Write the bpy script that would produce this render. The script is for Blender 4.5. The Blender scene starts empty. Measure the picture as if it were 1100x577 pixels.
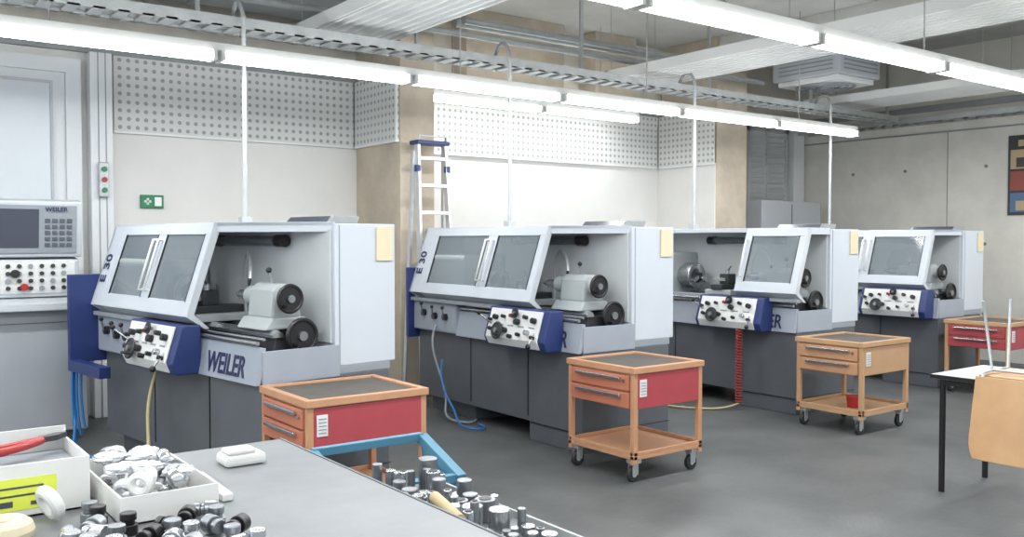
import bpy, bmesh, math, random
from mathutils import Vector, Matrix
random.seed(7)
scene=bpy.context.scene
try:
    scene.view_settings.view_transform='Standard'
except Exception: pass

# ---------------------------------------------------------------- materials
def lin(c):
    o=[]
    for v in c:
        v/=255.0
        o.append(v/12.92 if v<=0.04045 else ((v+0.055)/1.055)**2.4)
    return (*o,1)
def mat(name,rgb,rough=0.5,metal=0.0,var=0.0,scale=4.0,bump=0.0,emit=0.0,alpha=1.0,trans=0.0,bscale=None,rgb2=None,spec=0.5):
    m=bpy.data.materials.new(name); m.use_nodes=True
    nt=m.node_tree; b=nt.nodes['Principled BSDF']
    b.inputs['Roughness'].default_value=rough; b.inputs['Metallic'].default_value=metal
    b.inputs['Specular IOR Level'].default_value=spec
    c=lin(rgb); b.inputs['Base Color'].default_value=c
    tc=nt.nodes.new('ShaderNodeTexCoord')
    if var>0 or rgb2:
        n=nt.nodes.new('ShaderNodeTexNoise'); n.inputs['Scale'].default_value=scale; n.inputs['Detail'].default_value=8; n.inputs['Roughness'].default_value=0.62
        nt.links.new(tc.outputs['Object'],n.inputs['Vector'])
        r=nt.nodes.new('ShaderNodeValToRGB')
        r.color_ramp.elements[0].position=0.35; r.color_ramp.elements[1].position=0.65
        if rgb2: r.color_ramp.elements[0].color=lin(rgb2); r.color_ramp.elements[1].color=c
        else:
            r.color_ramp.elements[0].color=(c[0]*(1-var),c[1]*(1-var),c[2]*(1-var),1)
            r.color_ramp.elements[1].color=(min(1,c[0]*(1+var)),min(1,c[1]*(1+var)),min(1,c[2]*(1+var)),1)
        nt.links.new(n.outputs['Fac'],r.inputs['Fac']); nt.links.new(r.outputs['Color'],b.inputs['Base Color'])
    if bump>0:
        n2=nt.nodes.new('ShaderNodeTexNoise'); n2.inputs['Scale'].default_value=bscale or scale*6; n2.inputs['Detail'].default_value=4
        nt.links.new(tc.outputs['Object'],n2.inputs['Vector'])
        bp=nt.nodes.new('ShaderNodeBump'); bp.inputs['Strength'].default_value=bump; bp.inputs['Distance'].default_value=0.02
        nt.links.new(n2.outputs['Fac'],bp.inputs['Height']); nt.links.new(bp.outputs['Normal'],b.inputs['Normal'])
    if emit>0:
        b.inputs['Emission Color'].default_value=c; b.inputs['Emission Strength'].default_value=emit
    if alpha<1: b.inputs['Alpha'].default_value=alpha
    if trans>0: b.inputs['Transmission Weight'].default_value=trans
    return m
M={}
M['floor']=mat('floor_coating',(97,99,99),0.42,0,0.16,1.6,0.10,rgb2=(77,80,81),bscale=30)
M['white_wall']=mat('wall_paint_white',(224,223,219),0.8,0,0.03,1.5,0.05)
M['concrete']=mat('concrete',(204,199,187),0.85,0,0.12,1.8,0.2)
M['concrete_b']=mat('concrete_beige',(188,176,158),0.85,0,0.14,2.2,0.25)
M['concrete_w']=mat('concrete_wall',(222,219,210),0.85,0,0.10,1.3,0.2)
M['hole']=mat('formwork_hole',(140,136,126),0.9)
M['ceil']=mat('ceiling_concrete',(200,200,195),0.9,0,0.10,1.4,0.15)
M['lgrey']=mat('machine_light_grey',(186,191,195),0.45,0,0.015,3)
M['cab']=mat('machine_cabinet_grey',(192,198,205),0.45,0,0.015,3)
M['inner']=mat('machine_inner_grey',(188,192,193),0.5,0,0.03,3)
M['dgrey']=mat('machine_base_grey',(88,92,97),0.5,0,0.05,5,0.03)
M['mgrey']=mat('machine_mid_grey',(140,146,152),0.45,0,0.03,4)
M['band']=mat('machine_band_grey',(150,157,167),0.4,0,0.03,4)
M['console']=mat('console_grey',(156,160,165),0.45,0,0.03,3)
M['blue']=mat('machine_blue',(34,50,102),0.4,0,0.05,5)
M['plate']=mat('panel_white',(218,219,217),0.4)
M['black']=mat('black_plastic',(24,24,26),0.35)
M['dark']=mat('dark_cast_iron',(58,60,62),0.45,0.3,0.1,20)
M['steel']=mat('bright_steel',(190,193,196),0.25,0.9,0.06,30)
M['steel2']=mat('turned_steel',(150,154,158),0.32,0.85,0.08,40)
M['galv']=mat('galvanised_steel',(178,182,182),0.45,0.5,0.08,12)
M['pole']=mat('conduit_grey',(172,175,175),0.5,0.1,0.04,12)
M['alu']=mat('aluminium',(205,207,208),0.35,0.7,0.03,12)
M['cast']=mat('painted_casting',(164,170,171),0.45,0,0.03,8)
M['orange']=mat('cart_frame_tan',(186,140,106),0.5,0,0.05,6)
M['draw']=mat('cart_drawer_rust',(182,112,86),0.45,0,0.05,6)
M['brown']=mat('cart_beige',(184,146,110),0.5,0,0.05,6)
M['red']=mat('cart_red',(166,66,74),0.5,0,0.05,6)
M['mat']=mat('rubber_mat',(84,79,74),0.8,0,0.1,12,0.1)
M['rubber']=mat('rubber',(40,40,42),0.6)
M['bench']=mat('bench_top_grey',(130,133,135),0.35,0,0.05,3,0.02,rgb2=(116,119,121))
M['bench_leg']=mat('bench_steel',(110,116,120),0.5)
M['paper']=mat('white_cardboard',(214,214,211),0.7,0,0.03,6)
M['yellow']=mat('yellow_label',(212,222,80),0.6)
M['redp']=mat('red_plastic',(160,40,38),0.35)
M['green']=mat('sign_green',(40,124,84),0.5)
M['signw']=mat('sign_white',(235,240,236),0.5)
M['tblue']=mat('trolley_blue',(74,124,146),0.45,0,0.05,8)
M['screen']=mat('screen_dark',(74,78,88),0.2)
M['hoseb']=mat('hose_blue',(36,108,170),0.4)
M['hosey']=mat('hose_yellow',(186,172,126),0.5)
M['hoser']=mat('hose_red',(150,54,48),0.4)
M['wood']=mat('beech_plywood',(196,156,112),0.4,0,0.08,3,rgb2=(182,142,100))
M['table']=mat('table_laminate',(196,197,191),0.4,0,0.03,8)
M['pwhite']=mat('radiant_panel_white',(230,231,229),0.45)
M['frame']=mat('door_frame_white',(222,225,227),0.4)
M['frost']=mat('frosted_glass',(214,220,225),0.25,0,0.02,2)
M['beige']=mat('beige_folder',(212,200,170),0.6)
M['text']=mat('lettering_dark',(36,40,78),0.5)
M['tube']=mat('fluorescent_tube',(252,253,255),0.5,emit=13.0)
M['trunk']=mat('trunking_white',(220,221,217),0.5)
M['foil']=mat('plastic_foil',(206,209,212),0.2,0.35,0.05,20,0.3)
M['tan']=mat('cardboard_tan',(190,170,134),0.7)
M['duct']=mat('duct_grey',(150,153,153),0.5,0.2,0.06,4)
M['pb']=mat('print_blue',(84,112,146),0.5); M['pg']=mat('print_green',(110,128,96),0.5); M['pr']=mat('print_red',(150,74,66),0.5)
g=bpy.data.materials.new('guard_window'); g.use_nodes=True
b=g.node_tree.nodes['Principled BSDF']; b.inputs['Base Color'].default_value=lin((150,160,166)); b.inputs['Roughness'].default_value=0.08; b.inputs['Alpha'].default_value=0.38
M['glass']=g
def perf():
    m=bpy.data.materials.new('perforated_acoustic_board'); m.use_nodes=True; nt=m.node_tree; b=nt.nodes['Principled BSDF']
    b.inputs['Roughness'].default_value=0.7
    tc=nt.nodes.new('ShaderNodeTexCoord'); sx=nt.nodes.new('ShaderNodeSeparateXYZ'); nt.links.new(tc.outputs['Object'],sx.inputs[0])
    def mth(op,a,bv=None,c=None):
        n=nt.nodes.new('ShaderNodeMath'); n.operation=op
        for i,v in enumerate((a,bv)):
            if v is None: continue
            if isinstance(v,(int,float)): n.inputs[i].default_value=v
            else: nt.links.new(v,n.inputs[i])
        return n.outputs[0]
    h=mth('ADD',sx.outputs[0],sx.outputs[1])
    fx=mth('SUBTRACT',mth('FRACT',mth('MULTIPLY',h,13.5)),0.5)
    fz=mth('SUBTRACT',mth('FRACT',mth('MULTIPLY',sx.outputs[2],13.5)),0.5)
    d=mth('ADD',mth('MULTIPLY',fx,fx),mth('MULTIPLY',fz,fz))
    k=mth('LESS_THAN',d,0.06)
    mx=nt.nodes.new('ShaderNodeMixRGB'); mx.inputs[1].default_value=lin((214,215,212)); mx.inputs[2].default_value=lin((158,160,159))
    nt.links.new(k,mx.inputs[0]); nt.links.new(mx.outputs[0],b.inputs['Base Color'])
    return m
M['perf']=perf()

# ---------------------------------------------------------------- helpers
def link(o,parent=None):
    scene.collection.objects.link(o)
    if parent is not None: o.parent=parent
    return o
def empty(name,loc=(0,0,0),rz=0):
    e=bpy.data.objects.new(name,None); e.location=loc; e.rotation_euler=(0,0,math.radians(rz)); e.empty_display_size=0.2
    return link(e)
def mesh(name,verts,faces,m,parent=None,bevel=0,smooth=False,seg=2):
    me=bpy.data.meshes.new(name); me.from_pydata([tuple(v) for v in verts],[],faces); 
    bm=bmesh.new(); bm.from_mesh(me); bmesh.ops.recalc_face_normals(bm,faces=bm.faces)
    bm.to_mesh(me); bm.free()
    me.materials.append(M[m]); o=bpy.data.objects.new(name,me); link(o,parent)
    if smooth:
        for p in me.polygons: p.use_smooth=True
        try: me.set_sharp_from_angle(angle=math.radians(35))
        except Exception: pass
    if bevel>0:
        md=o.modifiers.new('bevel','BEVEL'); md.width=bevel; md.segments=seg; md.limit_method='ANGLE'; md.angle_limit=math.radians(40)
    return o
BF=[(0,1,2,3),(4,7,6,5),(0,4,5,1),(1,5,6,2),(2,6,7,3),(3,7,4,0)]
def bv(a,b):
    x0,y0,z0=a;x1,y1,z1=b
    return [(x0,y0,z0),(x1,y0,z0),(x1,y1,z0),(x0,y1,z0),(x0,y0,z1),(x1,y0,z1),(x1,y1,z1),(x0,y1,z1)]
def box(name,a,b,m,parent=None,bevel=0.004):
    return mesh(name,bv(a,b),BF,m,parent,bevel)
def boxes(name,lst,m,parent=None,bevel=0.0):
    V=[];F=[]
    for a,b in lst:
        n=len(V); V+=bv(a,b); F+=[tuple(i+n for i in f) for f in BF]
    return mesh(name,V,F,m,parent,bevel)
def prism(name,pts,axis,c0,c1,m,parent=None,bevel=0.003):
    def P(p,c):
        if axis=='y': return (p[0],c,p[1])
        if axis=='x': return (c,p[0],p[1])
        return (p[0],p[1],c)
    n=len(pts); V=[P(p,c0) for p in pts]+[P(p,c1) for p in pts]
    F=[tuple(range(n)),tuple(range(2*n-1,n-1,-1))]+[(i,(i+1)%n,n+(i+1)%n,n+i) for i in range(n)]
    return mesh(name,V,F,m,parent,bevel)
def cylgeo(p0,p1,r0,r1,seg):
    p0=Vector(p0);p1=Vector(p1);d=(p1-p0).normalized()
    a=d.orthogonal().normalized(); b=d.cross(a)
    V=[]
    for p,r in((p0,r0),(p1,r1)):
        for i in range(seg):
            t=2*math.pi*i/seg; V.append(p+a*math.cos(t)*r+b*math.sin(t)*r)
    F=[(i,(i+1)%seg,seg+(i+1)%seg,seg+i) for i in range(seg)]+[tuple(range(seg))[::-1],tuple(range(seg,2*seg))]
    return V,F
def cyl(name,p0,p1,r,m,parent=None,r1=None,seg=24,bevel=0):
    V,F=cylgeo(p0,p1,r,r if r1 is None else r1,seg)
    return mesh(name,V,F,m,parent,bevel,True)
def cyls(name,lst,m,parent=None,seg=20,bevel=0):
    V=[];F=[]
    for c in lst:
        p0,p1,r=c[:3]; r1=c[3] if len(c)>3 else r
        v,f=cylgeo(p0,p1,r,r1,seg); n=len(V); V+=v; F+=[tuple(i+n for i in q) for q in f]
    return mesh(name,V,F,m,parent,bevel,True)
def torus(name,c,axis,R,r,m,parent=None,S=36,s=10,squash=1.0):
    c=Vector(c);d=Vector(axis).normalized();a=d.orthogonal().normalized();b=d.cross(a)
    V=[];F=[]
    for i in range(S):
        t=2*math.pi*i/S; e=a*math.cos(t)+b*math.sin(t)
        for j in range(s):
            u=2*math.pi*j/s; V.append(c+e*(R+r*math.cos(u))+d*r*math.sin(u)*squash)
    for i in range(S):
        for j in range(s):
            F.append((i*s+j,((i+1)%S)*s+j,((i+1)%S)*s+(j+1)%s,i*s+(j+1)%s))
    return mesh(name,V,F,m,parent,0,True)
def ball(name,c,r,m,parent=None,sc=(1,1,1),jit=0,seed=0):
    bm=bmesh.new(); bmesh.ops.create_uvsphere(bm,u_segments=16,v_segments=10,radius=r)
    me=bpy.data.meshes.new(name); q=random.Random(seed)
    for v in bm.verts:
        k=1+jit*q.uniform(-1,1)
        v.co=Vector((v.co.x*sc[0]*k+c[0],v.co.y*sc[1]*k+c[1],v.co.z*sc[2]*k+c[2]))
    for f in bm.faces: f.smooth=(jit==0)
    bm.to_mesh(me); bm.free(); me.materials.append(M[m]); return link(bpy.data.objects.new(name,me),parent)
def tube(name,pts,r,m,parent=None,smooth=True,res=8,cyclic=False):
    cu=bpy.data.curves.new(name,'CURVE'); cu.dimensions='3D'; cu.bevel_depth=r; cu.bevel_resolution=3; cu.use_fill_caps=True
    if smooth:
        sp=cu.splines.new('NURBS'); sp.points.add(len(pts)-1)
        for p,q in zip(sp.points,pts): p.co=(*q,1)
        sp.order_u=min(4,len(pts)); sp.use_endpoint_u=True; sp.resolution_u=res
    else:
        sp=cu.splines.new('POLY'); sp.points.add(len(pts)-1)
        for p,q in zip(sp.points,pts): p.co=(*q,1)
    sp.use_cyclic_u=cyclic
    cu.materials.append(M[m]); return link(bpy.data.objects.new(name,cu),parent)
def text(name,s,origin,xdir,ydir,size,m,parent=None,squash=1.0):
    cu=bpy.data.curves.new(name,'FONT'); cu.body=s; cu.size=size; cu.extrude=0.001; cu.offset=size*0.02
    cu.materials.append(M[m]); o=bpy.data.objects.new(name,cu); link(o,parent)
    x=Vector(xdir).normalized();y=Vector(ydir).normalized();z=x.cross(y)
    mt=Matrix(((x.x,y.x,z.x,origin[0]),(x.y,y.y,z.y,origin[1]),(x.z,y.z,z.z,origin[2]),(0,0,0,1)))
    o.matrix_basis=mt@Matrix.Diagonal((squash,1,1,1)); return o
def handwheel(name,c,R,parent,axis=(0,-1,0),m='black',spokes=3):
    c=Vector(c); d=Vector(axis).normalized(); a=d.orthogonal().normalized(); b=d.cross(a)
    torus(name+'_rim',c,axis,R,R*0.14,m,parent)
    cyl(name+'_web',c-d*0.006,c+d*0.004,R*0.92,m,parent)
    cyl(name+'_hub',c-d*0.03,c+d*0.02,R*0.3,'steel' if m=='steel' else 'steel2',parent)
    h=c+a*R*0.75
    cyl(name+'_grip',h,h+d*0.06,R*0.13,m,parent,r1=R*0.17)

# ---------------------------------------------------------------- room shell
H=4.1
box('floor',(-4.2,-4.2,-0.1),(12.1,8.8,0),'floor',None,0)
box('ceiling',(-4.2,-4.2,H),(12.1,8.8,H+0.2),'ceil',None,0)
wn=empty('wall_north')
box('wall_lower',(-4.2,8.6,0),(11.9,8.8,3.2),'white_wall',wn,0)
box('wall_upper',(-4.2,8.6,3.2),(11.9,8.8,H),'concrete',wn,0)
box('concrete_bay',(9.5,8.56,0),(11.9,8.6,3.2),'concrete_w',wn,0)
we=empty('wall_east')
box('concrete_face',(11.9,-4.2,0),(12.1,8.8,H),'concrete_w',we,0)
cyls('formwork_holes',[((11.89,y,z),(11.902,y,z),.022) for y in (7.6,6.8,5.7,4.6,3.5,2.4) for z in (.6,1.5,2.5)],'hole',we,12)
ws=empty('wall_south')
boxes('masonry',[((-4.2,-4.2,0),(12.1,-4.0,0.9)),((-4.2,-4.2,3.8),(12.1,-4.0,H))]+[((x,-4.2,0.9),(x+0.3,-4.0,3.8)) for x in (-4.2,-0.2,3.8,7.8,11.8)],'white_wall',ws)
ww=empty('wall_west')
boxes('masonry',[((-4.2,-4.0,0),(-4.0,8.6,0.9)),((-4.2,-4.0,3.8),(-4.0,8.6,H))]+[((-4.2,y,0.9),(-4.0,y+0.3,3.8)) for y in (-4.0,-0.2,4.1,8.3)],'white_wall',ww)
wi=1
for x in (0.1-4,0.1,4.1,8.1):
    e=empty('window_%d'%wi); wi+=1
    boxes('window_frame',[((x,-4.14,0.9),(x+3.7,-4.08,0.97)),((x,-4.14,3.73),(x+3.7,-4.08,3.8)),((x,-4.14,0.97),(x+.07,-4.08,3.73)),((x+3.63,-4.14,0.97),(x+3.7,-4.08,3.73)),((x+1.82,-4.14,0.97),(x+1.88,-4.08,3.73))],'frame',e)
for y in (-3.7,0.1,4.4):
    e=empty('window_%d'%wi); wi+=1
    L=3.5 if y<0 else (4.0 if y<4 else 3.9)
    boxes('window_frame',[((-4.14,y,0.9),(-4.08,y+L,0.97)),((-4.14,y,3.73),(-4.08,y+L,3.8)),((-4.14,y+L/2,0.97),(-4.08,y+L/2+.06,3.73))],'frame',e)
p=empty('concrete_pillar'); box('shaft',(4.41,7.68,0),(4.80,8.6,H),'concrete_b',p,0.01)
p=empty('concrete_pillar'); box('shaft',(8.92,7.6,0),(9.5,8.56,H),'concrete_b',p,0.01); box('painted_face',(8.905,7.62,0),(8.92,8.6,2.52),'white_wall',p,0)
e=empty('ceiling_beam'); box('beam_soffit',(4.36,-4.0,3.72),(4.84,8.6,H),'concrete_b',e,0.01)
e=empty('ceiling_beam'); box('beam_soffit',(8.95,-4.0,3.72),(9.45,8.6,H),'ceil',e,0.01)
e=empty('upper_wall_block'); boxes('beige_blocks',[((5.6,8.3,3.26),(7.0,8.6,H)),((7.5,8.3,3.26),(8.2,8.6,H))],'concrete_b',e,0.01)
def board(x0,y0,x1,y1,z0=2.52,z1=3.18):
    e=empty('acoustic_wall_panel'); box('perforated_board',(x0,y0,z0),(x1,y1,z1),'perf',e,0)
    boxes('edge_strip',[((x0-.004,y0-.004,z0-.02),(x1+.004,y1+.004,z0))],'pwhite',e)
board(2.02,8.56,4.36,8.598); board(4.37,7.7,4.408,8.55); board(4.81,8.56,8.85,8.598); board(8.86,7.62,8.90,8.55)
boxes('trim_1',[((-4,8.54,3.18),(4.41,8.6,3.24)),((4.8,8.54,3.18),(8.92,8.6,3.24))],'duct')
# door left
d=empty('door_1')
boxes('frame',[((0.2,8.5,0),(0.32,8.598,3.1)),((1.62,8.5,0),(1.74,8.598,3.1)),((0.32,8.5,2.98),(1.62,8.598,3.1))],'frame',d,0.0)
box('leaf',(0.32,8.53,0.02),(1.62,8.58,2.98),'frame',d,0.004)
box('frosted_pane',(0.44,8.515,1.1),(1.50,8.53,2.88),'frost',d,0.004)
boxes('pane_bead',[((0.42,8.508,1.08),(0.44,8.53,2.9)),((1.5,8.508,1.08),(1.52,8.53,2.9)),((0.44,8.508,2.88),(1.5,8.53,2.9)),((.44,8.508,1.08),(1.5,8.53,1.1))],'lgrey',d)
c=empty('steel_door_post'); box('post',(1.80,8.44,0),(1.98,8.598,3.17),'frame',c,0.006); boxes('fold_lines',[((1.86,8.434,0),(1.868,8.44,3.17)),((1.92,8.434,0),(1.928,8.44,3.17))],'duct',c)
s=empty('door_control_switch'); box('housing',(1.85,8.37,1.92),(1.93,8.432,2.22),'galv',s,0.01)
for z,mm in ((2.16,'green'),(2.07,'redp'),(1.98,'green')): cyl('button',(1.89,8.37,z),(1.89,8.35,z),0.022,mm,s)
s=empty('emergency_exit_sign'); box('sign_board',(2.24,8.57,1.84),(2.44,8.598,1.96),'green',s,0.003); boxes('white_cross',[((2.27,8.565,1.89),(2.33,8.57,1.91)),((2.29,8.565,1.87),(2.31,8.57,1.93)),((2.36,8.565,1.86),(2.42,8.57,1.94))],'signw',s)
w=empty('window_%d'%wi)
box('pane',(10.68,8.5,2.1),(11.5,8.55,3.18),'inner',w,0.003)
boxes('mullions',[((10.62,8.47,2.05),(10.68,8.55,3.2)),((11.05,8.47,2.1),(11.09,8.55,3.2)),((11.5,8.47,0),(11.56,8.55,3.2)),((10.62,8.47,3.14),(11.56,8.55,3.2))]+[((10.68,8.49,2.16+i*.075),(11.5,8.5,2.18+i*.075)) for i in range(13)],'alu',w)
c=empty('white_steel_post'); box('post',(11.6,8.4,0),(11.86,8.55,3.3),'frame',c,0.005)
c=empty('steel_cabinet'); box('body',(10.2,7.9,0.05),(11.55,8.38,2.1),'lgrey',c,0.008); boxes('door_gap',[((10.87,7.895,.1),(10.88,7.9,2.05))],'black',c); boxes('feet',[((10.25,7.95,0),(11.5,8.35,.05))],'black',c)
# poster with photo prints
p=empty('wall_poster'); box('sheet',(11.885,4.4,1.86),(11.898,5.42,2.86),'dark',p,0)
boxes('poster_title',[((11.88,4.5,2.72),(11.885,5.3,2.80))],'tan',p)
cols=['tan','pr','pb','mat','pg','pr','pr','tan','mat','pb','pr','tan']
for i in range(4):
    for j in range(3):
        y1=5.39-i*.24; z1=2.68-j*.27
        box('photo_print',(11.88,y1-.22,z1-.24),(11.885,y1,z1),cols[(i*3+j)%12],p,0)
        box('photo_print_subject',(11.877,y1-.17,z1-.22),(11.88,y1-.07,z1-.10),cols[(i*5+j*2+3)%12],p,0)
boxes('trim_2',[((11.86,-4,3.28),(11.9,8.4,3.36)),((11.86,-4,2.98),(11.885,8.4,3.0))],'duct')
boxes('trim_3',[((11.894,y,0),(11.9,y+.008,2.98)) for y in (6.2,2.9)],'hole')

# ---------------------------------------------------------------- lights
def lamp_row(x0,n,y,z,power,rods=()):
    L=1.53
    e=empty('fluorescent_light_row')
    x1=x0+n*L
    box('trunking',(x0,y-.045,z+.045),(x1,y+.045,z+.10),'trunk',e,0.004)
    cyls('tubes',[((x0+k*L+.045,y+s*.04,z+.008),(x0+(k+1)*L-.045,y+s*.04,z+.008),.027) for k in range(n) for s in (-1,1)],'tube',e,12)
    boxes('lamp_holders',[((x0+k*L+o,y-.07,z-.022),(x0+k*L+o+.025,y+.07,z+.045)) for k in range(n) for o in (.015,L-.04)],'trunk',e)
    if rods: cyls('suspension_rods',[((x,y,z+.1),(x,y,H-.002),.006) for x in rods],'galv',e,8)
    ld=bpy.data.lights.new('lamp_light','AREA'); ld.shape='RECTANGLE'; ld.size=x1-x0; ld.size_y=0.16; ld.energy=power; ld.color=(.96,.985,1)
    lo=bpy.data.objects.new('lamp_light',ld); link(lo,e); lo.location=((x0+x1)/2,y,z-.03)
lamp_row(3.44-1.53*4,9,3.47,2.8,200,(-1.9,1.1,4.15,6.3,8.3))
lamp_row(2.14-1.53*4,9,6.24,2.8,165,(-1.9,1.1,4.15,6.3,8.7))
lamp_row(4.95,2,8.1,3.02,8,(5.3,7.4))
lamp_row(-2.7,9,0.7,2.8,160,(-1.9,1.1,4.15,6.3,8.7))

def radiant(x0,w):
    e=empty('radiant_heating_panel'); y0,y1=-3.6,7.55; z=3.3
    n=8; pr=[]
    for i in range(n):
        a=x0+w*i/n; s=w/n
        pr+=[(a,z+.045),(a+s*.25,z+.045),(a+s*.4,z),(a+s*.75,z),(a+s*.9,z+.045)]
    pr.append((x0+w,z+.045)); top=[(p[0],p[1]+.012) for p in reversed(pr)]
    prism('ribbed_sheet',pr+top,'y',y0,y1,'pwhite',e,0)
    boxes('side_lips',[((x0-.02,y0,z-.01),(x0,y1,z+.09)),((x0+w,y0,z-.01),(x0+w+.02,y1,z+.09))],'pwhite',e)
    boxes('cross_rails',[((x0-.03,y,z+.06),(x0+w+.03,y+.04,z+.09)) for y in (-3,-1,1,3,5,7.3)],'galv',e)
    cyls('header_pipes',[((x0+.1,y1,z+.07),(x0+w-.1,y1,z+.07),.03)],'galv',e)
    cyls('hangers',[((x,y,z+.08),(x,y,H),.005) for x in (x0+.02,x0+w-.02) for y in (-3,1,5,7.3)],'galv',e,6)
for x0 in (3.22,6.8,10.3): radiant(x0,0.72)

a=empty('ceiling_air_heater'); box('housing',(9.42,6.2,3.5),(10.26,7.15,3.82),'lgrey',a,0.02); box('outlet_frame',(9.46,6.26,3.44),(10.22,7.09,3.5),'pwhite',a,0.01)
for r in (.34,.26,.18,.10): torus('diffuser_ring',(9.84,6.68,3.435),(0,0,1),r,.018,'mgrey',a)
boxes('side_louvres',[((9.412,6.3,3.56+i*.05),(9.42,7.05,3.575+i*.05)) for i in range(5)]+[((9.5,6.192,3.56+i*.05),(10.2,6.2,3.575+i*.05)) for i in range(5)],'mgrey',a)
cyls('hangers',[((x,y,3.82),(x,y,H),.008) for x in (9.5,10.2) for y in (6.3,7.05)],'galv',a,8)
def tray_x(x0,x1,y,z,w=.25):
    e=empty('cable_tray')
    boxes('side_rails',[((x0,y-w/2,z),(x1,y-w/2+.012,z+.08)),((x0,y+w/2-.012,z),(x1,y+w/2,z+.08))],'galv',e)
    n=int((x1-x0)/.16); boxes('rungs',[((x0+i*.16,y-w/2,z),(x0+i*.16+.08,y+w/2,z+.012)) for i in range(n)],'galv',e)
    cyls('cables',[((x0,y-.05+k*.04,z+.03),(x1,y-.05+k*.04,z+.03),.014) for k in range(4)],'duct',e,8)
    k=x0+.5
    L=[]
    while k<x1: L.append(((k,y+w/2-.02,z),(k+.03,y+w/2+.01,H))); k+=1.9
    boxes('hanger_brackets',L,'galv',e)
tray_x(-4,11.4,6.75,3.12)
tray_x(-4,4.35,8.1,3.42,.3)
def tray_y(x,y0,y1,z,w=.25):
    e=empty('cable_tray')
    boxes('side_rails',[((x-w/2,y0,z),(x-w/2+.012,y1,z+.08)),((x+w/2-.012,y0,z),(x+w/2,y1,z+.08))],'galv',e)
    n=int((y1-y0)/.16); boxes('rungs',[((x-w/2,y0+i*.16,z),(x+w/2,y0+i*.16+.08,z+.012)) for i in range(n)],'galv',e)
    boxes('hanger_brackets',[((x+w/2-.03,k,z),(x+w/2,k+.03,H)) for k in (-2,1,4,7)],'galv',e)
tray_y(11.68,-4,8.3,3.1)
e=empty('ventilation_duct'); box('duct_body',(-4,7.55,3.6),(4.3,8.0,3.95),'duct',e,0.01)
boxes('duct_flanges',[((x,7.53,3.58),(x+.03,8.02,3.97)) for x in (-2,-.5,1,2.5,3.9)],'galv',e)
e=empty('ceiling_pipes'); cyls('pipes',[((4.9,y,3.66),(8.9,y,3.66),.035) for y in (7.3,7.45)]+[((-4,7.2,3.5),(9.3,7.2,3.5),.03)],'galv',e)
for k in range(4):
    x=2.43+2.42*k
    e=empty('power_drop_pole')
    cyl('conduit',(x,6.5,1.66),(x,6.5,3.18),.016,'pole',e,seg=14)
    tube('gooseneck',[(x,6.5,3.17),(x-.02,6.5,3.27),(x-.02,6.58,3.33),(x,6.68,3.3),(x,6.74,3.18)],.016,'duct',e)
    box('pole_socket',(x-.04,6.46,1.662),(x+.04,6.54,1.72),'galv',e,.004)

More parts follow.
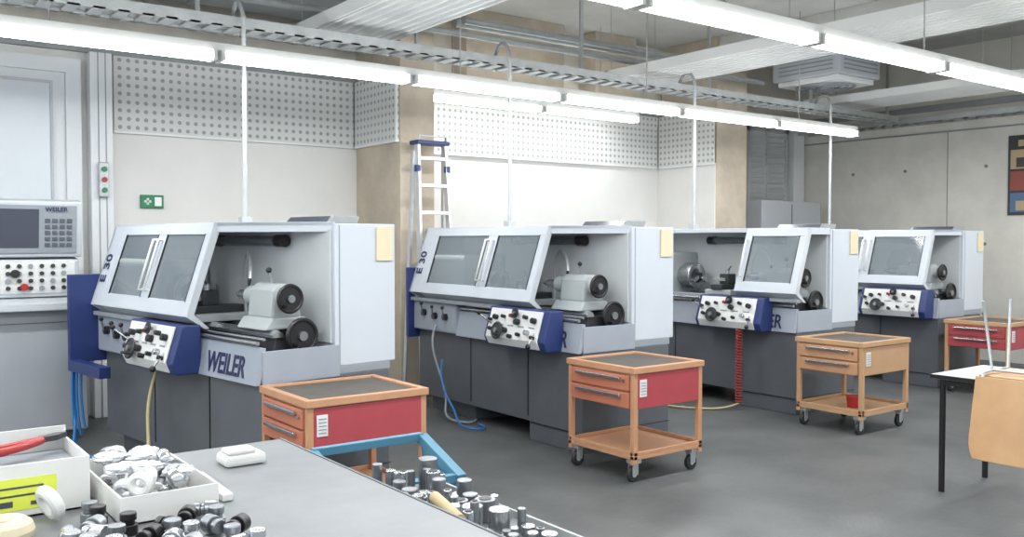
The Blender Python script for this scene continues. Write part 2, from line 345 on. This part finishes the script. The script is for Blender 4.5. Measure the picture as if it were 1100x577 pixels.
# ---------------------------------------------------------------- lathe
def lathe(X,Y,rz=0,doors=((.5,1.15),(1.15,2.0)),apron=(.25,.9),arm=False,bw=.40):
    P=empty('lathe',(X,Y,0),rz)
    prism('pedestal_tail',[(.04,0),(.93,0),(.93,.74),(.04,.74)],'y',0.0,.62,'dgrey',P,.006)
    prism('pedestal_body',[(.06,.14),(.92,.14),(.92,.74),(.06,.74)],'y',.62,2.3,'dgrey',P,.006)
    box('pedestal_head_foot',(.14,1.5,0),(.9,2.2,.14),'dgrey',P,.005)
    boxes('panel_joints',[((.054,.66,.18),(.06,.665,.72)),((.054,1.45,.18),(.06,1.455,.72)),((.03,-.002,.14),(.94,.61,.145))],'black',P)
    prism('front_band',[(.0,.73),(.03,.73),(.07,.94),(.04,.94)],'y',0.0,1.6,'band',P,.002)
    box('chip_tray',(.04,.0,.74),(.94,2.3,.79),'mgrey',P,.004)
    box('tray_end',(.045,-.006,.73),(.56,.016,.92),'band',P,.003)
    text('lettering','WEILER',(.003,.60,.765),(0,-1,0),(.19,0,1),.17,'text',P,.80)
    box('gearbox',(.0,1.6,.74),(.5,2.3,1.0),'band',P,.012)
    for yy,zz in ((1.75,.88),(1.92,.88),(2.1,.9)):
        cyl('selector_boss',(0,yy,zz),(-.03,yy,zz),.03,'black',P); cyl('selector_lever',(-.03,yy,zz),(-.06,yy-.03,zz+.08),.008,'steel',P,seg=10); ball('selector_knob',(-.06,yy-.03,zz+.085),.016,'black',P)
    cyls('lead_screws',[((.035,.03,.965),(.035,1.6,.965),.012),((.075,.03,.985),(.075,1.6,.985),.009)],'steel',P,14)
    prism('bed_casting',[(.16,.79),(.46,.79),(.42,.98),(.2,.98)],'y',.12,1.6,'dark',P,.006)
    prism('bed_way_front',[(.17,.98),(.24,.98),(.24,1.0),(.205,1.025),(.17,1.0)],'y',.10,1.6,'steel',P,.001)
    prism('bed_way_rear',[(.37,.98),(.45,.98),(.45,1.0),(.41,1.025),(.37,1.0)],'y',.10,1.6,'steel',P,.001)
    box('sheet_slope',(.46,.1,.79),(.51,2.1,.9),'inner',P,.004)
    prism('tailstock_foot',[(.15,1.02),(.47,1.02),(.43,1.09),(.20,1.09)],'y',.16,.5,'cast',P,.012)
    prism('tailstock_body',[(.2,1.08),(.42,1.08),(.38,1.25),(.34,1.29),(.26,1.29),(.22,1.25)],'y',.18,.46,'cast',P,.02)
    cyl('quill_housing',(.3,.14,1.205),(.3,.58,1.205),.062,'cast',P,bevel=.01)
    cyl('quill',(.3,.56,1.205),(.3,.70,1.205),.032,'steel',P); cyl('live_centre',(.3,.70,1.205),(.3,.78,1.205),.028,'steel',P,r1=.003)
    cyl('clamp_lever',(.3,.3,1.28),(.24,.26,1.36),.009,'steel',P,seg=10); ball('clamp_lever_knob',(.24,.26,1.37),.018,'black',P)
    handwheel('tailstock_wheel',(.28,.09,1.205),.078,P)
    handwheel('bed_end_wheel',(bw,.06,.985),.095,P)
    cyl('bed_end_shaft',(bw,.06,.985),(bw,.2,.985),.03,'dark',P)
    ca=(apron[0]+apron[1])/2
    if ca<.75: ca=.95
    box('saddle',(.1,ca-.16,1.02),(.5,ca+.16,1.07),'cast',P,.01)
    box('cross_slide',(.08,ca-.07,1.07),(.48,ca+.07,1.12),'dark',P,.006)
    box('tool_post',(.2,ca-.05,1.12),(.31,ca+.06,1.22),'dark',P,.006)
    cyl('tool_post_bolt',(.25,ca,1.22),(.25,ca,1.26),.02,'steel',P); cyl('tool_post_lever',(.25,ca,1.25),(.18,ca-.1,1.3),.007,'steel',P,seg=10)
    box('tool_holder',(.17,ca-.03,1.15),(.2,ca+.12,1.18),'steel',P,.002)
    box('headstock',(.06,1.56,1.0),(.51,2.25,1.42),'cast',P,.02)
    cyl('spindle_nose',(.29,1.5,1.19),(.29,1.57,1.19),.10,'steel',P)
    cyl('chuck',(.29,1.38,1.19),(.29,1.5,1.19),.13,'steel2',P,bevel=.008,seg=36)
    torus('chuck_rim',(.29,1.385,1.19),(0,1,0),.122,.008,'steel',P)
    cyl('chuck_face_ring',(.29,1.372,1.19),(.29,1.38,1.19),.075,'dark',P,seg=36)
    for k in range(3):
        t=math.pi/2+k*2*math.pi/3; c0=Vector((.29+.07*math.cos(t),1.36,1.19+.07*math.sin(t)))
        u=Vector((math.cos(t),0,math.sin(t)));v=Vector((-math.sin(t),0,math.cos(t)));w=Vector((0,1,0))
        V=[c0+u*a*.04+v*b2*.016+w*cc*.03 for cc in (-1,1) for a,b2 in ((-1,-1),(1,-1),(1,1),(-1,1))]
        mesh('chuck_jaw',V,[(0,1,2,3),(4,7,6,5),(0,4,5,1),(1,5,6,2),(2,6,7,3),(3,7,4,0)],'steel',P,.002)
    box('rear_cabinet',(.53,.0,.79),(.98,2.3,1.65),'cab',P,.006)
    box('rear_splash_lining',(.515,.03,.93),(.53,2.25,1.62),'inner',P,.003)
    dn=doors[0][0]; db=doors[-1][1]
    prism('roof',[(.14,max(dn,.01)),(.14,2.3),(.54,2.3),(.54,.01)],'z',1.635,1.66,'cab',P,.003)
    mesh('roof_end_lip',[(.14,dn,1.60),(.54,.01,1.60),(.54,.01,1.66),(.14,dn,1.66),(.15,dn+.015,1.60),(.55,.025,1.60),(.55,.025,1.66),(.15,dn+.015,1.66)],BF,'cab',P)
    cyl('work_light_tube',(.47,.5,1.545),(.47,1.35,1.545),.035,'glass',P)
    cyls('work_light_caps',[((.47,.46,1.545),(.47,.55,1.545),.04),((.47,1.3,1.545),(.47,1.38,1.545),.04)],'black',P)
    cyl('work_light_core',(.48,.5,1.545),(.48,1.35,1.545),.024,'dark',P)
    tube('coolant_hose',[(.48,ca-.1,1.05),(.46,ca-.1,1.3),(.43,ca-.2,1.47),(.36,ca-.36,1.48),(.32,ca-.46,1.38),(.3,ca-.48,1.30)],.012,'alu',P)
    cyl('coolant_nozzle',(.3,ca-.48,1.31),(.29,ca-.48,1.25),.012,'black',P,r1=.006)
    prof=[(.14,1.65),(-.05,1.08),(.07,1.0),(.54,1.0),(.54,1.65)]
    prism('guard_head_end',prof,'y',2.27,2.3,'cab',P,.003)
    def fx(z): return .14-(1.65-z)/(1.65-1.08)*.19
    def strip(name,z1,z0,y0,y1,m,off=0,th=.022,bev=.003):
        a,b2=fx(z1)+off,fx(z0)+off
        prism(name,[(a,z1),(b2,z0),(b2+th,z0),(a+th,z1)],'y',y0,y1,m,P,bev)
    strip('fixed_front_strip',1.65,1.08,2.12,2.3,'cab')
    text('model_lettering','E 30',(fx(1.24)-.004,2.17,1.24),(.333*1,0,1),(0,1,0),.13,'text',P,.95)
    box('door_rail_lower',(-.03,dn,1.0),(.03,2.3,1.03),'mgrey',P,.003)
    if db<2.1: box('door_rail_upper',(.13,db,1.62),(.17,2.3,1.66),'cab',P,.003)
    for i,(a,b2) in enumerate(doors):
        off=-.012*(i%2==0)
        strip('door_top_rail',1.66,1.585,a,b2,'cab',off)
        strip('door_bottom_rail',1.17,1.08,a,b2,'cab',off)
        prism('door_kick',[(-.05+off,1.08),(.07+off,1.0),(.09+off,1.0),(-.028+off,1.08)],'y',a,b2,'cab',P,.002)
        strip('door_stile_near',1.585,1.17,a,a+.075,'cab',off)
        strip('door_stile_far',1.585,1.17,b2-.085,b2,'cab',off)
        strip('window_gasket',1.59,1.165,a+.07,a+.08,'black',off-.001,.01,0); strip('window_gasket',1.59,1.165,b2-.09,b2-.08,'black',off-.001,.01,0)
        strip('door_window',1.585,1.17,a+.075,b2-.085,'glass',off+.008,.005,0)
        prism('door_return',[(.14+off,1.66),(-.05+off,1.08),(.07+off,1.0),(.10+off,1.0),(.0+off,1.09),(.19+off,1.66)],'y',a-.006,a+.004,'lgrey',P,0)
        hy=b2-.04 if i==0 else a+.04
        h0=Vector((fx(1.55)-.045,hy,1.55)); h1=Vector((fx(1.22)-.045,hy,1.22))
        tube('door_handle',[(fx(1.55),hy,1.55),h0,h1,(fx(1.22),hy,1.22)],.010,'plate',P,False)
    a,b2=apron
    prism('apron_box',[(.02,1.03),(-.10,1.03),(-.17,.80),(-.14,.73),(.02,.73)],'y',a-.06,b2+.04,'blue',P,.008)
    def ax(z): return -.10-(1.03-z)/.23*.07
    prism('apron_face_plate',[(ax(1.02)-.002,1.02),(ax(.81)-.002,.81),(-.146,.745),(-.152,.742),(ax(.81)-.014,.805),(ax(1.02)-.012,1.02)],'y',a+.01,b2,'plate',P,.002)
    for yy,zz,r,mm in ((.12,.95,.022,'black'),(.28,.97,.016,'black'),(.42,.93,.024,'black'),(.55,.97,.014,'redp'),(.85,.95,.02,'black'),(.7,.96,.014,'black'),(.9,.86,.016,'black'),(.2,.86,.02,'steel'),(.62,.86,.02,'black'),(.35,.84,.014,'black'),(.08,.83,.014,'black'),(.5,.82,.016,'black'),(.95,.93,.012,'black')):
        y=a+(b2-a)*yy; x=ax(zz)-.012
        cyl('apron_knob',(x,y,zz),(x-.035,y,zz+.01),r,mm,P,seg=16,bevel=.003)
    boxes('apron_legend',[((ax(.9)-.0165,a+(b2-a)*t,.895),(ax(.9)-.012,a+(b2-a)*t+.07,.905)) for t in (.1,.3,.5,.7)],'mgrey',P)
    yy=a+(b2-a)*.72; handwheel('carriage_wheel',(ax(.85)-.05,yy,.86),.06,P,(-1,0,.25),'dark')
    yy=a+(b2-a)*.45; handwheel('cross_feed_wheel',(-.16,yy,1.0),.035,P,(-1,0,.2),'black')
    cyl('feed_lever',(-.16,a+.06,.86),(-.25,a+.02,.78),.007,'steel',P,seg=10); ball('feed_lever_knob',(-.25,a+.02,.775),.02,'black',P)
    cyl('rapid_lever',(-.15,b2-.04,.9),(-.24,b2,.98),.007,'steel',P,seg=10); ball('rapid_lever_knob',(-.24,b2,.985),.018,'black',P)
    box('head_splash_guard',(-.2 if arm else -.06,2.3,.66),(.12,2.34,1.30),'blue',P,.006)
    if arm: prism('splash_arm',[(-.2,.60),(-.12,.60),(-.12,.68),(-.2,.68)],'y',1.75,2.34,'blue',P,.006)
    prism('readout_housing',[(.56,1.651),(.78,1.651),(.80,1.70),(.6,1.70)],'y',.12,.62,'duct',P,.006)
    prism('readout_display',[(.557,1.655),(.56,1.654),(.6,1.697),(.597,1.698)],'y',.14,.60,'screen',P,0)
    box('document_folder',(.83,-.012,1.42),(.955,-.001,1.63),'beige',P,.002)
    boxes('cabinet_seams',[((.56,-.003,.80),(.565,0,1.64))],'mgrey',P)
    return P
lathe(1.88,4.9,8,doors=((.72,1.42),(1.42,2.12)),apron=(.75,1.4),arm=True,bw=.34)
lathe(4.27,4.9,0,doors=((.5,1.2),(1.2,2.12)),apron=(.25,.9))
lathe(6.75,4.87,0,doors=((-.05,.62),),apron=(.3,.95))
lathe(9.18,4.88,0,doors=((.12,.85),(.85,1.5)),apron=(.1,.75))
e=empty('air_hose_blue'); tube('hose',[(1.42,7.3,.7),(1.40,7.25,.4),(1.42,7.2,.1),(1.3,7.0,.02),(1.45,6.8,.02),(1.6,6.9,.02)],.012,'hoseb',e)
for k in range(3): tube('hose_loop',[(1.41+.03*k,7.26,.72),(1.37+.03*k,7.22,.4),(1.41+.03*k,7.2,.06+.05*k)],.01,'hoseb',e)
e=empty('air_hose_yellow'); tube('hose',[(1.72,6.2,.72),(1.60,6.1,.5),(1.62,6.0,.25),(1.52,5.9,.05),(1.5,5.6,.014),(1.8,5.5,.014)],.012,'hosey',e)
e=empty('air_hose_loop'); tube('hose',[(4.26,6.8,.8),(4.17,6.75,.7),(4.18,6.7,.5),(4.28,6.6,.15),(4.1,6.5,.014),(4.25,6.2,.014),(4.38,6.35,.014)],.010,'mgrey',e)
tube('hose_blue',[(4.26,6.7,.5),(4.15,6.6,.3),(4.18,6.3,.1),(4.0,6.1,.014),(4.25,5.9,.014),(4.3,6.2,.014)],.009,'hoseb',e)
e=empty('coiled_air_hose_red')
pts=[]
for i in range(220):
    t=i/220; pts.append((6.60+.028*math.cos(i*.75),5.35+.028*math.sin(i*.75),.74-.68*t))
tube('coil',pts,.007,'hoser',e,False)
e=empty('air_hose_floor'); tube('hose',[(6.6,5.35,.06),(6.5,5.4,.015),(6.3,5.5,.014),(6.1,5.9,.014),(6.3,6.1,.014)],.009,'hosey',e)

# ---------------------------------------------------------------- tool carts
def cart(x0,y0,w=.70,d=.62,front='draw',side='red',frame='orange',rz=0):
    P=empty('tool_cart',(x0,y0,0),rz); z1=.74; zb=.47
    s=.035
    boxes('posts',[((x,y,.12),(x+s,y+s,z1-.02)) for x in (0,w-s) for y in (0,d-s)],frame,P,.004)
    box('body',(.012,.012,zb),(w-.012,d-.012,z1-.04),frame,P,.004)
    boxes('top_rim',[((-.01,-.01,z1-.04),(w+.01,.03,z1)),((-.01,d-.03,z1-.04),(w+.01,d+.01,z1)),((-.01,.03,z1-.04),(.03,d-.03,z1)),((w-.03,.03,z1-.04),(w+.01,d-.03,z1))],frame,P,.004)
    box('top_mat',(.03,.03,z1-.03),(w-.03,d-.03,z1-.012),'mat',P,.002)
    box('side_panel',(s,.0,zb+.005),(w-s,.012,z1-.045),side,P,.003)
    h=(z1-.05-zb)/2
    for k in range(2):
        za=zb+.008+k*h
        box('drawer_front',(-.012,s+.005,za),(.012,d-s-.005,za+h-.012),front,P,.004)
        box('drawer_handle',(-.035,s+.07,za+h-.045),(-.012,d-s-.07,za+h-.025),'steel',P,.004)
    cyl('lock',(-.014,.08,z1-.09),(-.02,.08,z1-.09),.012,'steel',P,seg=14)
    box('label',(.05,-.004,zb+.08),(.11,0,zb+.19),'plate',P,0); boxes('label_print',[((.058,-.006,zb+.095+i*.018),(.102,-.004,zb+.1+i*.018)) for i in range(5)],'mgrey',P)
    boxes('shelf',[((.0,.0,.15),(w,d,.175)),((.0,0,.175),(w,.012,.2)),((0,d-.012,.175),(w,d,.2)),((0,.012,.175),(.012,d-.012,.2)),((w-.012,.012,.175),(w,d-.012,.2))],frame,P,.003)
    for x in (.05,w-.05):
        for y in (.05,d-.05):
            box('castor_plate',(x-.035,y-.035,.12),(x+.035,y+.035,.15),'galv',P,.003)
            boxes('castor_fork',[((x-.03,y-.022,.045),(x+.02,y-.017,.12)),((x-.03,y+.017,.045),(x+.02,y+.022,.12))],'galv',P,.002)
            cyl('castor_wheel',(x-.008,y-.015,.05),(x-.008,y+.015,.05),.05,'rubber',P,bevel=.006)
            cyl('castor_hub',(x-.008,y-.017,.05),(x-.008,y+.017,.05),.018,'lgrey',P)
    return P
cart(1.90,4.25,.70,.61)
cart(4.04,4.10,.64,.64)
cart(6.47,4.03,.68,.61,front='orange',side='brown',frame='brown')
cart(9.12,4.12,.68,.64,front='red',side='red',frame='brown')
e=empty('red_mug'); e.location=(6.70,4.25,.176)
cyl('cup',(0,0,0),(0,0,.09),.05,'redp',e,r1=.06); torus('rim',(0,0,.09),(0,0,1),.058,.005,'redp',e); torus('handle',(.075,0,.045),(0,1,0),.028,.006,'redp',e)

# ---------------------------------------------------------------- cnc console on left
P=empty('machine_control_console')
box('cabinet',(.35,7.62,.08),(1.58,8.25,1.04),'console',P,.01); box('plinth',(.4,7.68,0),(1.53,8.2,.08),'dgrey',P,.004)
boxes('cabinet_seam',[((.35,7.614,.92),(1.58,7.62,.925)),((.9,7.614,.1),(.905,7.62,.92))],'dgrey',P)
prism('sloped_desk',[(7.50,1.02),(7.50,1.08),(7.95,1.2),(7.95,1.02)],'x',.5,1.56,'lgrey',P,.008)
prism('button_panel_housing',[(7.60,1.12),(7.58,1.40),(7.72,1.42),(7.8,1.14)],'x',.55,1.52,'lgrey',P,.01)
prism('button_panel',[(7.598,1.15),(7.590,1.15),(7.572,1.385),(7.58,1.385)],'x',.60,1.49,'plate',P,.002)
cyls('panel_buttons',[((.66+i*.075,7.585,1.19+j*.055),(.66+i*.075,7.565,1.19+j*.055),.016) for i in range(11) for j in range(4) if (i*3+j*5)%4!=0],'dark',P,12)
cyls('panel_buttons_light',[((.66+i*.075,7.585,1.19+j*.055),(.66+i*.075,7.568,1.19+j*.055),.018) for i in range(11) for j in range(4) if (i*3+j*5)%4==0],'mgrey',P,12)
cyl('emergency_stop',(1.14,7.59,1.2),(1.14,7.54,1.2),.026,'redp',P)
cyl('feed_knob',(1.08,7.59,1.30),(1.08,7.54,1.30),.03,'black',P)
prism('monitor_housing',[(7.58,1.42),(7.52,1.84),(7.66,1.86),(7.74,1.42)],'x',.5,1.54,'lgrey',P,.012)
prism('monitor_bezel',[(7.577,1.45),(7.567,1.45),(7.515,1.81),(7.525,1.81)],'x',.56,1.50,'mgrey',P,.003)
prism('monitor_screen',[(7.565,1.49),(7.559,1.49),(7.515,1.78),(7.521,1.78)],'x',.60,1.24,'screen',P,.002)
boxes('keypad',[((1.28+i*.05,7.55-(j*.0065),1.50+j*.045),(1.315+i*.05,7.566-(j*.0065),1.53+j*.045)) for i in range(4) for j in range(5)],'screen',P,.002)
text('lettering','WEILER',(1.28,7.51,1.765),(1,0,0),(0,-.14,1),.045,'text',P)
box('console_neck',(.8,7.7,1.04),(1.3,7.95,1.6),'lgrey',P,.01)

# ---------------------------------------------------------------- step ladder
P=empty('step_ladder',(4.62,7.36,0))
def railb(name,p0,p1,w,m):
    p0=Vector(p0);p1=Vector(p1);d=(p1-p0).normalized();a=Vector((1,0,0));b2=d.cross(a).normalized()
    V=[p+a*sx*.014+b2*sy*w for p in (p0,p1) for sx,sy in ((-1,-1),(1,-1),(1,1),(-1,1))]
    mesh(name,V,BF,m,P,.003)
for s in (-1,1):
    railb('front_rail',(s*.20,-.08,0),(s*.15,.10,2.48),.034,'alu')
    railb('rear_rail',(s*.22,.24,0),(s*.17,.14,2.40),.024,'alu')
for k in range(9):
    z=.25+k*.26; t=z/2.48; w=.20-.05*t; y=-.08+.18*t
    box('step',(-w,y-.04,z-.018),(w,y+.05,z+.016),'alu',P,.003)
box('top_cap',(-.18,.04,2.46),(.18,.2,2.50),'blue',P,.008)
cyls('locking_brackets',[((s*.165,.07,2.2),(s*.165,.07,2.26),.03) for s in (-1,1)],'blue',P)
tube('hoop',[(-.15,.1,2.45),(-.15,.06,2.54),(.15,.06,2.54),(.15,.1,2.45)],.012,'alu',P,False)

# ---------------------------------------------------------------- bench
P=empty('workbench')
box('top',(-.9,.9,.81),(1.25,3.03,.85),'bench',P,.004)
boxes('edge_trim',[((1.25,.9,.808),(1.256,3.03,.852))],'bench_leg',P)
boxes('legs',[((x,y,0),(x+.06,y+.06,.81)) for x in (-.8,1.1) for y in (1.0,2.88)],'bench_leg',P,.004)
boxes('aprons',[((-.8,1.02,.72),(1.16,1.05,.81)),((-.8,2.9,.72),(1.16,2.93,.81)),((1.12,1.0,.72),(1.15,2.93,.81))],'bench_leg',P,.003)
T=.851
P=empty('cardboard_box')
x0,x1,y0,y1=.16,.53,2.55,2.86
boxes('walls',[((x0,y0,T),(x1,y0+.006,T+.135)),((x0,y1-.006,T),(x1,y1,T+.165)),((x0,y0+.006,T),(x0+.006,y1-.006,T+.135)),((x1-.006,y0+.006,T),(x1,y1-.006,T+.135)),((x0,y0,T),(x1,y1,T+.004))],'paper',P)
box('inner_fill',(x0+.01,y0+.01,T+.01),(x1-.01,y1-.01,T+.10),'mgrey',P,.003)
box('yellow_label',(.27,y0-.002,T+.02),(.45,y0,T+.10),'yellow',P,0)
boxes('label_print',[((.29,y0-.003,T+.03),(.35,y0-.002,T+.045)),((.29,y0-.003,T+.055),(.40,y0-.002,T+.060)),((.29,y0-.003,T+.075),(.42,y0-.002,T+.080)),((.39,y0-.003,T+.03),(.44,y0-.002,T+.04))],'screen',P)
P=empty('pliers')
zt=.138
tube('handle_a',[(.30,2.72,T+zt),(.37,2.74,T+zt+.007),(.44,2.78,T+zt+.005),(.46,2.80,T+zt+.003)],.011,'redp',P)
tube('handle_b',[(.30,2.68,T+zt),(.38,2.69,T+zt+.007),(.44,2.76,T+zt+.005),(.46,2.80,T+zt+.003)],.011,'redp',P)
prism('jaws',[(.45,2.785),(.50,2.80),(.53,2.835),(.50,2.835),(.45,2.81)],'z',T+zt-.003,T+zt+.013,'dark',P,.002)
P=empty('parts_carton')
x0,x1,y0,y1=.55,.79,2.32,2.80
boxes('walls',[((x0,y0,T),(x1,y0+.005,T+.07)),((x0,y1-.005,T),(x1,y1,T+.07)),((x0,y0+.005,T),(x0+.005,y1-.005,T+.07)),((x1-.005,y0+.005,T),(x1,y1-.005,T+.07)),((x0,y0,T),(x1,y1,T+.004))],'paper',P)
rr=random.Random(5)
P=empty('wrapped_tape_rolls')
for k in range(26):
    x=rr.uniform(.59,.75);y=rr.uniform(2.36,2.75);z=T+.032+ (k%3)*.025; ang=rr.uniform(0,3.14); tl=rr.uniform(-.6,.6)
    ax_=Vector((math.cos(ang),math.sin(ang),tl))
    torus('roll',(x,y,z),ax_,.022,.010,('foil','steel2','steel','plate')[k%4],P,24,8,1.5)
for k in range(6):
    x=rr.uniform(.60,.74);y=rr.uniform(2.38,2.72)
    ball('foil_crumple',(x,y,T+.09),.035,'foil',P,(1.2,1,.45),.2,k)
P=empty('small_parts_bag')
box('bag',(0.95,2.72,T),(1.08,2.82,T+.035),'paper',P,.012)
box('bag_fold',(0.96,2.73,T+.035),(1.05,2.80,T+.050),'paper',P,.007)
P=empty('white_plastic_bar'); 
mesh('bar',[(.82,2.38,T),(.85,2.38,T),(.86,2.66,T),(.83,2.66,T),(.82,2.38,T+.02),(.85,2.38,T+.02),(.86,2.66,T+.02),(.83,2.66,T+.02)],BF,'plate',P,.003)
P=empty('collet_chucks')
pl=[]
k=0
while len(pl)<32 and k<900:
    k+=1
    x=rr.uniform(.40,.76);y=rr.uniform(1.95,2.44); ang=rr.uniform(0,6.28)
    if y>2.28 and x>.51: continue
    if x<.47 and y<2.52 and y>2.28: continue
    if any((x-a)**2+(y-b2)**2<.050**2 for a,b2 in pl): continue
    pl.append((x,y)); n_=len(pl)
    if n_%2:
        d=Vector((math.cos(ang),math.sin(ang),0)); c=Vector((x,y,T+.024))
        cyls('chuck_body',[(c-d*.028,c+d*.002,.022),(c+d*.002,c+d*.012,.014),(c+d*.012,c+d*.028,.018)],('black','steel','steel2')[n_%3],P,18,.002)
    else:
        c=Vector((x,y,T))
        cyls('chuck_body',[(c,c+Vector((0,0,.025)),.022),(c+Vector((0,0,.025)),c+Vector((0,0,.034)),.015),(c+Vector((0,0,.034)),c+Vector((0,0,.052)),.019)],('steel','black','steel2')[n_%3],P,18,.002)
P=empty('tape_roll'); torus('roll',(.30,2.36,T+.029),(0,0,1),.042,.028,'beige',P); torus('core',(.30,2.36,T+.03),(0,0,1),.020,.006,'redp',P,squash=2)
P=empty('tape_roll'); torus('roll',(.42,2.46,T+.05),(.7,.2,.3),.032,.016,'plate',P)

# ---------------------------------------------------------------- blue stock trolley
P=empty('stock_trolley')
ty0,ty1,tx0,tx1=1.55,2.86,1.31,1.76; tz=.64
box('tray_bottom',(tx0,ty0,tz),(tx1,ty1,tz+.012),'bench_leg',P,.002)
boxes('tray_sides',[((tx0,ty0,tz),(tx0+.01,ty1,tz+.035)),((tx1-.01,ty0,tz),(tx1,ty1,tz+.035)),((tx0,ty0,tz),(tx1,ty0+.01,tz+.035))],'galv',P,.002)
def sq(name,p0,p1,w=.016):
    p0=Vector(p0);p1=Vector(p1);d=(p1-p0).normalized();a=d.orthogonal().normalized() if abs(d.z)>.9 else d.cross(Vector((0,0,1))).normalized();b2=d.cross(a).normalized()
    V=[p+a*sx*w+b2*sy*w for p in (p0,p1) for sx,sy in ((-1,-1),(1,-1),(1,1),(-1,1))]
    mesh(name,V,BF,'tblue',P,.003)
rx=tx1+.15
sq('far_rail',(tx0+.12,3.16,.75),(rx,3.16,.75)); sq('near_rail',(tx0+.0,2.89,.64),(rx,2.89,.64))
sq('slope_right',(rx,3.16,.745),(rx,2.87,.635),.02); sq('slope_left',(tx0+.12,3.16,.745),(tx0+.12,2.87,.635),.02)
sq('far_low_rail',(tx0+.05,3.10,.58),(rx,3.10,.58)); sq('right_low_rail',(rx,2.88,.58),(rx,3.12,.58))
mesh('bin_side',[(rx-.004,2.88,.57),(rx+.004,2.88,.57),(rx+.004,3.14,.57),(rx-.004,3.14,.57),(rx-.004,2.88,.62),(rx+.004,2.88,.62),(rx+.004,3.16,.72),(rx-.004,3.16,.72)],BF,'tblue',P)
box('bin_floor',(tx0+.04,2.88,.565),(rx,3.12,.577),'tblue',P,.003)
for x in (tx0+.03,tx1-.03):
    for y in (ty0+.05,3.1): sq('leg',(x,y,.10),(x,y,.58 if y>3 else tz))
for y in (ty0+.05,3.1): sq('foot_rail',(tx0+.03,y,.2),(tx1-.03,y,.2))
for x in (tx0+.03,tx1-.03):
    sq('long_rail',(x,ty0+.05,.2),(x,3.1,.2))
    for y in (ty0+.05,3.1): cyl('castor',(x-.015,y,.05),(x+.015,y,.05),.05,'rubber',P)
box('lower_shelf',(tx0+.03,ty0+.05,.21),(tx1-.03,3.08,.225),'tblue',P,.002)
P=empty('steel_round_stock')
L=[];L2=[];L3=[]
rr=random.Random(11)
placed=[]
for k in range(500):
    r=rr.choice((.014,.018,.022,.026,.034)); x=rr.uniform(tx0+.04,tx1-.045); y=rr.uniform(ty0+.3,ty1-.04)
    if any((x-a)**2+(y-b2)**2<(r+c+.003)**2 for a,b2,c in placed): continue
    placed.append((x,y,r)); h=rr.choice((.03,.05,.07,.09,.11)) if y>2.2 else .03
    b0=Vector((x,y,tz+.013)); tgt=(L,L3,L,L3)[k%4] 
    tgt.append((b0,b0+Vector((0,0,h)),r))
    if k%3==0: L2.append((b0+Vector((0,0,h)),b0+Vector((0,0,h+.002)),r*.6)); 
cyls('turned_pieces',L,'steel',P,22,.003); cyls('bores',L2,'black',P,18); cyls('dark_pieces',L3,'steel2',P,22,.003)
cyls('lying_bars',[((1.42,2.14,.75),(1.46,2.34,.765),.018)],'tan',P,18)

# ---------------------------------------------------------------- table and upturned chair
P=empty('classroom_table',(5.40,2.88,0))
box('top',(0,-1.4,.70),(.65,.02,.728),'table',P,.004)
boxes('edge',[((-.004,-1.4,.702),(0,.02,.726)),((0,.02,.702),(.65,.024,.726))],'black',P)
cyls('legs',[((x,y,0.0),(x,y,.70),.018) for x in (.05,.6) for y in (-.03,-1.35)],'black',P,16)
boxes('apron_rails',[((.05,-.04,.66),(.6,-.02,.70)),((.04,-1.35,.66),(.06,-.03,.70))],'black',P)
P=empty('upturned_plywood_chair',(5.36,2.40,0))
def sheet(name,prof,y0,y1,th,m,parent,ny=10,curve=0.0,rc=.05):
    V=[];F=[];n=len(prof)
    for s in (0,1):
        for j in range(ny+1):
            t=j/ny; bow=curve*(1-(2*t-1)**2)
            for i,(x,z) in enumerate(prof):
                e_=i/(n-1); k=1.0
                if e_>.75: k=1-.16*((e_-.75)/.25)**2
                ym=(y0+y1)/2; y=ym+(y0-ym+(y1-y0)*t)*k
                a=prof[max(0,i-1)]; b3=prof[min(n-1,i+1)]; tx,tz2=b3[0]-a[0],b3[1]-a[1]; l=math.hypot(tx,tz2) or 1
                nx,nz=-tz2/l,tx/l
                V.append((x+nx*th*s+nx*bow,y,z+nz*th*s+nz*bow))
    N=(ny+1)*n
    for j in range(ny):
        for i in range(n-1):
            q=(j*n+i,j*n+i+1,(j+1)*n+i+1,(j+1)*n+i); F.append(q); F.append(tuple(N+k for k in reversed(q)))
    for j in range(ny):
        for i in (0,n-1): F.append((j*n+i,(j+1)*n+i,N+(j+1)*n+i,N+j*n+i))
    for i in range(n-1):
        for j in (0,ny): F.append((j*n+i,j*n+i+1,N+j*n+i+1,N+j*n+i))
    return mesh(name,V,F,m,parent,.003,True)
sheet('backrest',[(-.02-.008*i,.755-.039*i) for i in range(13)],-.22,.20,.012,'wood',P,10,-.02)
sheet('seat',[(.04+.045*i,.745+.003*math.sin(i)) for i in range(9)],-.21,.21,.012,'wood',P,8,.0)
for s in (-1,1):
    tube('leg_frame',[(-.01,s*.17,.50),(.01,s*.17,.775),(.14,s*.18,.775),(.06,s*.20,1.19)],.009,'galv',P,False)
    tube('rear_leg',[(.14,s*.18,.775),(.34,s*.18,.775),(.40,s*.20,1.19)],.009,'galv',P,False)
tube('cross_bar',[(.14,-.18,.78),(.14,.18,.78)],.009,'galv',P,False)

# ---------------------------------------------------------------- world, camera
w=bpy.data.worlds.new('sky'); scene.world=w; w.use_nodes=True
bg=w.node_tree.nodes['Background']; bg.inputs[0].default_value=(0.86,0.94,1.0,1); bg.inputs[1].default_value=1.75
cam=bpy.data.cameras.new('camera'); cam.sensor_width=36; cam.lens=974/1100*36; cam.clip_end=100
co=bpy.data.objects.new('camera',cam); link(co); co.location=(0,0,1.55)
co.rotation_euler=(math.radians(90-1.8),0,-math.atan2(.6,.8))
scene.camera=co
